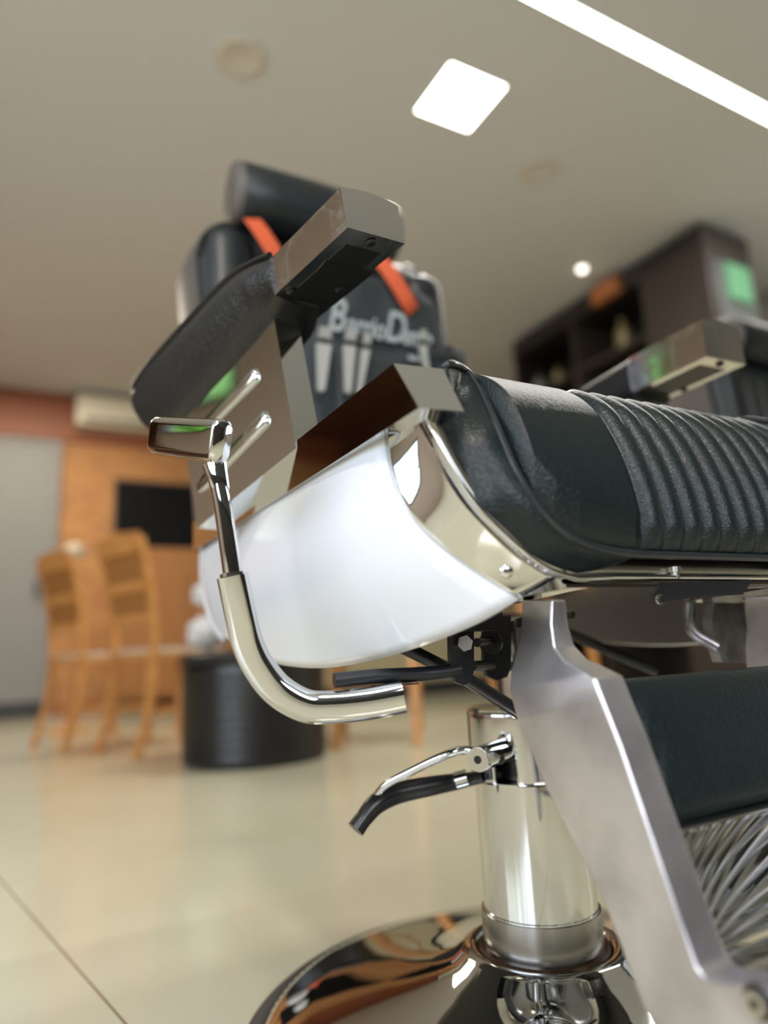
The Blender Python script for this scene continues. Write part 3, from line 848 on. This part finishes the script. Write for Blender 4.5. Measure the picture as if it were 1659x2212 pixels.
# --- backrest ------------------------------------------------------------
YBK = .45
back = empty('backrest', (0,0,0)); back.parent = P_
def brim(t):   # outline of the back cushion, closed superellipse-ish with rounded top
    return t
def back_shape(y, grow=0, zb=.62, zt=1.195, hw=.258, r=.085):
    w2 = hw+grow; pts = []
    for k in range(9):
        a = math.radians(90*k/8); pts.append(Vector((w2-r+r*math.cos(a), y, zt+grow-r+r*math.sin(a))))
    for k in range(9):
        a = math.radians(90+90*k/8); pts.append(Vector((-w2+r+r*math.cos(a), y, zt+grow-r+r*math.sin(a))))
    pts += [Vector((-w2+.03, y, zb)), Vector((w2-.03, y, zb))]
    return pts
def lean(p): return Vector((p.x, p.y+(p.z-.62)*.06, p.z))
rws = []
cenb = Vector((0,0,.93))
for y, k in ((.425,.0),(.425,.35),(.425,.72),(.428,.84),(.437,.95),(.452,1.0),(.468,.995),(.475,.985),(.53,.99),(.555,.97),(.565,.9),(.565,.3)):
    rws.append([lean(Vector((p.x*k if k else p.x*.001, y, cenb.z+(p.z-cenb.z)*max(k,.001)))) for p in back_shape(y)])
bo = fin(addgrid(bmesh.new(), rws, True, True), 'back_cushion', 'leather_far', back, angle=60)
# bolsters, channels
for sgn in (-1, 1):
    pth = [lean(Vector((sgn*.205, .428, z))) for z in (.66,.8,.95,1.08,1.14,1.165)]
    sweep('side_bolster', smoothpath(pth, 5), [(a, b) for a, b in [(.042*math.cos(t), .022*math.sin(t)) for t in [2*PI*q/20 for q in range(20)]]], 'leather_far', back, up=(0,1,0), scale=lambda t: 1-.75*max(0,(t-.75)/.25)**2)
    sweep('back_piping', [lean(p+Vector((0,.0,0))) for p in (back_shape(.448)[0:9] if sgn > 0 else back_shape(.448)[9:18])], circ(.005,10), 'piping', back, up=(0,1,0))
for k in range(5):
    x = -.12+.06*k
    sweep('back_channel', [lean(Vector((x,.424,z))) for z in (.66,.8,1.0,1.12,1.14)], [(.028*math.cos(t), .012*math.sin(t)) for t in [2*PI*q/16 for q in range(16)]], 'leather_far', back, up=(0,1,0), scale=lambda t: 1-.6*max(0,(t-.85)/.15))
# rear shell, lighter sides
rws = []
for y, k in ((.470,1.012),(.50,1.035),(.58,1.04),(.63,.99),(.65,.8),(.65,.1)):
    rws.append([lean(Vector((p.x*k, y, cenb.z+(p.z-cenb.z)*k))) for p in back_shape(y)])
fin(addgrid(bmesh.new(), rws, True, True), 'rear_shell', 'leather_side', back, angle=60)
# headrest
hc = Vector((-.035, .455, 1.236))
hr = empty('headrest', (0,0,0)); hr.parent = P_
prof = [(.052*math.cos(t), .062*math.sin(t)) for t in [2*PI*q/32 for q in range(32)]]
def hrow(x, k): return [Vector((hc.x+x*.93, hc.y+a*k, hc.z+b*k)) for a, b in prof]
fin(addgrid(bmesh.new(), [hrow(-.168,.97), hrow(-.165,1), hrow(-.1,1.03), hrow(0,1.04), hrow(.1,1.03), hrow(.165,1), hrow(.168,.97)], True, True), 'headrest_roll', 'leather_far', hr, angle=60)
for sgn in (-1, 1):
    x0 = sgn*.166; rr = [hrow(x0,.99), hrow(x0+sgn*.012,.97), hrow(x0+sgn*.016,.90), hrow(x0+sgn*.017,.3)]
    fin(addgrid(bmesh.new(), rr, True, True), 'end_panel', 'leather_side', hr, angle=50)
box('headrest_post', (-.02,.47,1.10), (.02,.485,1.24), 'chrome', hr, bevel=.002)
box('back_hinge', (-.2,.40,.5), (.2,.46,.64), 'black', P_, bevel=.004)

# ------------------------------------------------------------------ APRON on the backrest
ap = empty('apron', (0,.40,.8)); tag(ap, 'dark barber apron with orange straps and pale lettering hung on the backrest', 'apron')
def lc(p): return Vector(p)-Vector((0,.40,.8))
YA = .385
def PA(x, y, dy=0):
    q = on(x, y, Y=YA+dy)
    return q
# cloth body
a0, a1 = PA(655,652), PA(905,672)
rws = []
for i in range(26):
    v = i/25; r_ = []
    for j in range(31):
        u = j/30
        xw = lerp(-.075, .185, u)+(u-.5)*.10*min(1, v*2.2)
        z = lerp(1.075, .70, v)+.01*math.sin(PI*u)*(1-v)
        y = YA+.004*math.sin(u*14+v*3)+.003*math.sin(v*11)+.012*(2*u-1)**2
        r_.append(lc((xw, y, z)))
    rws.append(r_)
body = fin(addgrid(bmesh.new(), rws), 'cloth_body', 'apron', ap, angle=None)
body.modifiers.new('s', 'SOLIDIFY').thickness = .003
def strap(name, px, dyo=0):
    c = [lc(PA(*p, dy=d)) for p, d in px]
    sweep(name, smoothpath(c, 6), rrect(.032,.003,.001,1), 'orange', ap, up=(0,1,.2))
strap('neck_strap', [((545,474),.03), ((568,505),.0), ((596,552),-.01), ((640,640),-.006), ((665,668),-.004)])
strap('neck_strap', [((770,500),.02), ((820,560),.0), ((850,600),-.012), ((880,650),-.012), ((892,672),-.004)])
# pockets
def pocket(name, x0, x1, z0, z1):
    r2 = []
    for i in range(8):
        v = i/7
        r2.append([lc((lerp(x0,x1,j/11), YA-.012-.004*math.sin(PI*j/11)*(1-v), lerp(z1,z0,v))) for j in range(12)])
    o = fin(addgrid(bmesh.new(), r2), name, 'apron', ap, angle=None); o.modifiers.new('s', 'SOLIDIFY').thickness = .002
    return o
pocket('chest_pocket', -.045, .10, .78, .925); pocket('side_pocket', .15, .235, .78, .965)
def text(name, s, p, size, m, parent, shear=.35, ext=.0008, sx=1):
    cu = bpy.data.curves.new(name+'_c', 'FONT'); cu.body = s; cu.size = size; cu.shear = shear; cu.extrude = ext; cu.offset = .0012
    to = bpy.data.objects.new('tmp', cu); col.objects.link(to)
    dg = bpy.context.evaluated_depsgraph_get(); me = bpy.data.meshes.new_from_object(to.evaluated_get(dg))
    bpy.data.objects.remove(to)
    mt = Matrix.Translation(p) @ Matrix.Rotation(PI/2, 4, 'X') @ Matrix.Diagonal((sx,1,1,1))
    me.transform(mt)
    return link(name, me, m, parent, smooth=False)
for w_t, x_t, sz_t in (('B', -.060, .092), ('arrio', -.022, .058), ('D', .054, .088), ('emo', .090, .056)):
    text('lettering', w_t, lc((x_t, YA-.014, .955)), sz_t, 'print', ap, sx=.66)
box('small_print', tuple(lc((.105,YA-.014,.925))), tuple(lc((.135,YA-.011,.933))), 'print', ap, bevel=.001)
# hair clips hooked in the pocket
clips = [((700,742),(694,842),.013,'widest pale hair clip, leftmost on the apron pocket'),
         ((755,746),(752,846),.0115,'pale hair clip in the middle of three on the apron pocket'),
         ((790,754),(776,846),.008,'narrow pale hair clip, rightmost of three on the apron pocket'),
         ((912,745),(925,812),.007,'dim grey hair clip alone on the right side pocket of the apron')]
for i, (a, b, w, lab) in enumerate(clips):
    p0, p1 = PA(*a, dy=-.03), PA(*b, dy=-.03)
    c = empty('hair_clip', p0); tag(c, lab, 'hair clip', 'hair clips on the apron')
    dz = p1-p0
    for k, yo in ((0,-.003),(1,.004)):
        pts = [Vector((-w,yo,0)), Vector((w,yo,0)), dz+Vector((w*.45,yo,0)), dz+Vector((0,yo,-.004)), dz+Vector((-w*.45,yo,0))]
        slab('clip_blade', pts, (0,.002,0), 'clip', c, bevel=.0006)
    fin(sweep_bm(bmesh.new(), [Vector((-w*.9,.0,.004)), Vector((w*.9,.0,.004))], circ(.006,12), up=(0,1,0)), 'spring_barrel', 'darkmetal', c)
    for sgn in (-1,):
        slab('thumb_tab', [Vector((-w,-.004,.006)), Vector((w,-.004,.006)), Vector((w*.8,-.010,.026)), Vector((-w*.8,-.010,.026))], (0,.0015,0), 'clip', c, bevel=.0005)
# scissors in side pocket
p0 = PA(955,760, dy=-.03)
sc = empty('scissors', p0); tag(sc, 'dark handled scissors in the right side pocket of the apron', 'scissors')
for dx in (-.016, .016):
    ring = [Vector((dx+.013*math.cos(t), 0, .013*math.sin(t))) for t in [2*PI*q/24 for q in range(25)]]
    sweep('finger_ring', ring, circ(.0028,8), 'darkmetal', sc, up=(0,1,0))
    rod('shank', [Vector((dx,0,-.013)), Vector((-dx*.2,0,-.05)), Vector((-dx*.3,0,-.10))], .003, 'darkmetal', sc, n=8)

# ------------------------------------------------------------------ neighbour chair (copied tree)
allobj = list(bpy.data.objects)
n2 = copy_tree(chair)
n2.location = (1.46, .04, 0); n2.rotation_euler = (0,0,0)
tag(n2, 'second barber chair beyond, cut off by the right edge of the photo', 'barber chair')

# ------------------------------------------------------------------ wooden chairs
def wooden_chair():
    r = empty('wooden_chair', (0,0,0))
    sw, sdp, sh = .115, .40, .45       # half width
    sw = .20
    slab('seat', [Vector((-sw,-.20,sh-.03)), Vector((sw,-.20,sh-.03)), Vector((sw-.02,.20,sh-.03)), Vector((-sw+.02,.20,sh-.03))], (0,0,.022), 'wood', r, bevel=.006)
    box('seat_pad', (-sw+.02,-.18,sh-.008), (sw-.03,.18,sh+.012), 'cane', r, bevel=.008)
    for sx in (-1,1):
        rod('leg', smoothpath([Vector((sx*(sw-.02),-.18,0)), Vector((sx*(sw-.02),-.175,.2)), Vector((sx*(sw-.02),-.18,sh-.02))]), .019, 'wood', r, up=(0,1,0))
        sweep('leg', smoothpath([Vector((sx*(sw-.03),.26,0)), Vector((sx*(sw-.03),.205,.2)), Vector((sx*(sw-.03),.185,.45)), Vector((sx*(sw-.025),.205,.7)), Vector((sx*(sw-.02),.265,.95))]), rrect(.036,.028,.006,2), 'wood', r, up=(0,1,0))
        rod('stretcher', [Vector((sx*(sw-.02),-.18,.18)), Vector((sx*(sw-.03),.21,.18))], .011, 'wood', r, up=(0,0,1))
    for z, h, y in ((.93,.085,.262), (.74,.05,.215), (.60,.035,.195)):
        pts = [Vector((-sw+.02,y,z-h/2)), Vector((sw-.02,y,z-h/2)), Vector((sw-.02,y+.006,z+h/2)), Vector((0,y+.008,z+h/2+(.02 if z > .9 else 0))), Vector((-sw+.02,y+.006,z+h/2))]
        slab('back_slat', pts, (0,.018,0), 'wood', r, bevel=.003)
    pts = [Vector((-sw+.03,.225,.76)), Vector((sw-.03,.225,.76)), Vector((sw-.03,.255,.89)), Vector((-sw+.03,.255,.89))]
    slab('back_panel', pts, (0,.006,0), 'wood_dark', r)
    pts = [Vector((-sw+.03,.20,.61)), Vector((sw-.03,.20,.61)), Vector((sw-.03,.213,.72)), Vector((-sw+.03,.213,.72))]
    slab('back_panel', pts, (0,.006,0), 'wood_dark', r)
    rod('stretcher', [Vector((-sw+.03,-.18,.24)), Vector((sw-.03,-.18,.24))], .011, 'wood', r, up=(0,0,1))
    return r
wc = wooden_chair()
allobj = list(bpy.data.objects)
wlabels = [((.15,2.78,0), 1.94, 'nearer of the two blurred honey wood chairs left of the recline lever'),
           ((-.09,3.38,0), 1.94, 'farther honey wood chair beside the grey door'),
           ((.98,2.25,0), 2.6, 'honey wood chair seen under the seat left of the chrome column'),
           ((1.75,2.0,0), 2.9, 'honey wood chair seen through the gap between seat and calf pad')]
for i, (loc, rz, lab) in enumerate(wlabels):
    o = wc if i == 0 else copy_tree(wc)
    o.location = loc; o.rotation_euler = (0,0,rz); tag(o, lab, 'chair', 'honey wood chairs')

# ------------------------------------------------------------------ other background
t = empty('drum', (.365,2.15,0)); tag(t, 'large black round drum with ridges on the floor behind the lever', 'drum')
pf = [(.001,.0),(.265,.0),(.285,.01)]
for k in range(9):
    z = .03+k*.037; pf += [(.285,z),(.289,z+.012),(.285,z+.024)]
pf += [(.285,.375),(.275,.385),(.001,.385)]
lathe('barrel', pf, 'blackplastic', t, n=72)
lathe('lid', [(.001,.385),(.29,.385),(.295,.395),(.295,.415),(.285,.425),(.24,.43),(.001,.43)], 'black', t, n=72)
def lump(name, loc, r, label, m='towel', sy=1, sz=1):
    bm = bmesh.new(); bmesh.ops.create_icosphere(bm, subdivisions=4, radius=r)
    for v in bm.verts:
        n_ = v.co.normalized(); k = 1+.10*math.sin(n_.x*9+n_.z*5)+.07*math.sin(n_.y*13+n_.z*8)
        v.co = Vector((v.co.x*k, v.co.y*k*sy, v.co.z*k*sz))
    mz = min(v.co.z for v in bm.verts)
    for v in bm.verts: v.co.z -= mz
    o = fin(bm, name, m, None, angle=None); o.location = loc
    return tag(o, label, 'towel')
lump('towel', (.165,2.12,.431), .075, 'crumpled white towel on the drum, larger and lower one', sz=.85)
lump('towel', (.16,2.12,.600), .052, 'small white towel on top of the larger crumpled towel', sz=.9)
b = lathe('bottle', [(.001,0),(.03,0),(.03,.06),(.012,.08),(.012,.10),(.001,.10)], 'red', None, n=24)
b.location = (.275,2.02,.431); tag(b, 'red bottle standing on the drum beside the white towel', 'bottle')
# AC unit
t = empty('air_conditioner', (.38,YB,2.66)); tag(t, 'off white air conditioner high on the brick back wall', 'air conditioner')
box('housing', (-.48,-.24,-.13), (.48,-.042,.15), 'ac', t, bevel=.02, seg=3)
box('louvre', (-.42,-.246,-.11), (.42,-.238,-.07), 'fixture', t, bevel=.002)
# black screen
t = empty('television', (.98,YB,1.72)); tag(t, 'black television on the orange brick wall behind the chrome lever', 'television')
box('bezel', (-.72,-.06,-.36), (.72,-.001,.36), 'blackplastic', t, bevel=.006)
box('screen', (-.70,-.064,-.34), (.70,-.0605,.34), 'screen', t)
# sideboard below
t = empty('sideboard', (1.1,5.6,0)); tag(t, 'amber wooden sideboard below the black television', 'sideboard')
box('body', (-.85,-.2,.1), (.85,.38,1.358), 'wood_dark', t, bevel=.008)
for k in range(3): box('door', (-.83+.56*k,-.215,.14), (-.29+.56*k,-.2005,1.14), 'wood_dark', t, bevel=.004)
for sx in (-.8,.8):
    for sy in (-.15,.32): box('foot', (sx-.03,sy-.03,0), (sx+.03,sy+.03,.1), 'frame', t)
# round lamp on wall between door and TV
b = lathe('globe_lamp', [(.001,-.05),(.03,-.045),(.06,-.02),(.07,.01),(.06,.04),(.03,.06),(.001,.065)], 'cane', None, n=24)
b.location = on(160,1195,Y=4.2); b.location.z = on(160,1195,Y=4.2).z
t = empty('floor_lamp', (b.location.x, 4.2, 0)); tag(t, 'pale globe on a thin stand left of the wooden chairs', 'lamp')
zz = b.location.z; b.parent = t; b.location = (0,0,zz); b.name = 'globe'
lathe('pole', [(.001,.02),(.012,.02),(.012,zz-.05),(.001,zz-.05)], 'wood', t, n=12)
lathe('foot', [(.001,0),(.12,0),(.12,.015),(.02,.025),(.001,.025)], 'wood', t, n=32)
# beige low counter behind
t = empty('counter', (2.3,4.6,0)); tag(t, 'long beige counter front behind the honey wood chairs', 'counter')
box('front_panel', (-1.2,0,.12), (1.5,.5,.86), 'beige', t, bevel=.004)
box('plinth', (-1.15,.03,0), (1.45,.45,.12), 'frame', t)
box('worktop', (-1.24,-.03,.86), (1.54,.52,.90), 'cab_brown', t, bevel=.004)

# dark cabinet
KX = 3.0
t = empty('cabinet', (KX,1.66,0)); tag(t, 'tall dark wooden display cabinet with shelves reaching the ceiling', 'cabinet')
y1 = 1.75; Hc = H-.05
box('back_board', (.42,0.02,0), (.45,y1,Hc), 'cab', t)
box('end_panel', (0,0,0), (.45,.03,Hc), 'cab_brown', t, bevel=.003)
box('end_panel', (0,y1,0), (.45,y1+.03,Hc), 'cab', t, bevel=.003)
box('top_board', (0,.03,Hc-.12), (.42,y1,Hc), 'cab', t)
for z in (.5,1.0,1.45,1.9,2.3): box('shelf', (.02,.03,z), (.42,y1,z+.03), 'cab_brown', t)
for y in (.45,1.1): box('divider', (0,y,0), (.42,y+.03,Hc-.12), 'cab_brown', t)
box('door', (-.02,.03,0), (-.001,.45,Hc-.12), 'cab_brown', t, bevel=.003)
# grey glazed panel on the cabinet end, with the green sign on it
box('glazed_panel', (.08,-.008,.25), (.43,-.0005,Hc-.22), 'cab_end', t)
sp_ = on(1590,602,Y=1.65)
t3 = empty('exit_sign', (sp_.x,1.651,sp_.z)); tag(t3, 'glowing green exit sign on the grey end panel of the dark cabinet', 'sign')
box('sign_face', (-.10,-.02,-.15), (.11,-.0005,.08), 'exit', t3, bevel=.004)
# bottles on shelves
for (px, py), m_, hh, lab in (((1345,715),'olive',.24,'tall olive bottle on the cabinet shelf'), ((1200,752),'olive',.14,'short dim olive jar on the cabinet shelf'), ((1072,800),'greyglass',.16,'grey glass jar on the left end of the cabinet shelf')):
    p = on(px, py, X=KX+.12)
    zs = max([z for z in (0,.5,1.0,1.45,1.9,2.3) if z+.03 <= p.z+.05])+.031
    y_ = min(max(p.y, 1.75), 3.3)
    b = lathe('bottle' if m_ == 'olive' else 'jar', [(.001,0),(.05,0),(.055,.01),(.055,hh*.62),(.02,hh*.8),(.02,hh),(.001,hh)], m_, None, n=28)
    b.location = (KX+.12, y_, zs); tag(b, lab, 'bottle' if m_ == 'olive' else 'jar')
p = on(1300,596,X=KX-.05)
b = box('glow_box', (-.06,-.11,-.07), (.0,.11,.05), 'glow_paint', None, bevel=.006)  # orange colour stands in for a glow at the cabinet edge
b.location = (KX-.002, p.y, H-.11); tag(b, 'small orange box standing in for a warm glow at the top edge of the dark cabinet', 'box')

# ------------------------------------------------------------------ light
w = bpy.data.worlds.new('World'); bpy.context.scene.world = w; w.use_nodes = True
nt = w.node_tree; bg = nt.nodes['Background']
sky = nt.nodes.new('ShaderNodeTexSky'); sky.sky_type = 'NISHITA'; sky.sun_disc = False
sky.sun_elevation = math.radians(48); sky.sun_rotation = math.radians(200); sky.dust_density = 2.5; sky.air_density = 1
nt.links.new(sky.outputs[0], bg.inputs['Color']); bg.inputs['Strength'].default_value = .42
def area(name, loc, rot, sx, sy, e, c=(1,1,1)):
    l = bpy.data.lights.new(name, 'AREA'); l.shape = 'RECTANGLE'; l.size = sx; l.size_y = sy; l.energy = e; l.color = c
    o = bpy.data.objects.new(name, l); col.objects.link(o); o.location = loc; o.rotation_euler = rot; return o
area('shopfront_daylight', (-.9,YF-.25,1.8), (PI/2,0,0), 2.0, 1.3, 18, (.86,.94,1))
area('side_window_daylight', (XL-.3,-.85,1.65), (PI/2,0,-PI/2), 3.6, 1.8, 40, (.90,.95,1))
area('panel_lamp', (cc.x,cc.y,H-.03), (0,0,0), .28, .28, 16, (1,.93,.82))
area('strip_lamp', (2.4,yy,H-.03), (0,0,0), 2.8, .06, 26, (1,.96,.9))
area('rear_room_fill', (-.8,4.4,H-.03), (0,0,0), 1.6, 1.2, 60, (1,.88,.70))  # warm fill light under the rear ceiling, no fixture modelled
area('front_room_fill', (-1.2,-1.6,H-.03), (0,0,0), .3, .3, 30, (1,.93,.82))  # fill light from above for the cushions, no fixture modelled

# ------------------------------------------------------------------ camera
cam = bpy.data.cameras.new('Camera'); co = bpy.data.objects.new('Camera', cam); col.objects.link(co)
cam.sensor_fit = 'HORIZONTAL'; cam.sensor_width = 24.0; cam.lens = 24.0*F/1659
mtx = Matrix(R.tolist()).to_4x4(); mtx.translation = Vector(CAM); co.matrix_world = mtx
cam.shift_x = 0; cam.clip_start = .02
cam.dof.use_dof = True; cam.dof.focus_distance = .61; cam.dof.aperture_fstop = 24.0*F/1659/ (1000*.0142)
bpy.context.scene.camera = co
sc_ = bpy.context.scene
sc_.view_settings.view_transform = 'Standard'; sc_.view_settings.look = 'None'; sc_.view_settings.gamma = 1
sc_.view_settings.exposure = .82
sc_.cycles.max_bounces = 8; sc_.cycles.glossy_bounces = 6; sc_.cycles.use_denoising = True
sc_.cycles.sample_clamp_indirect = 4
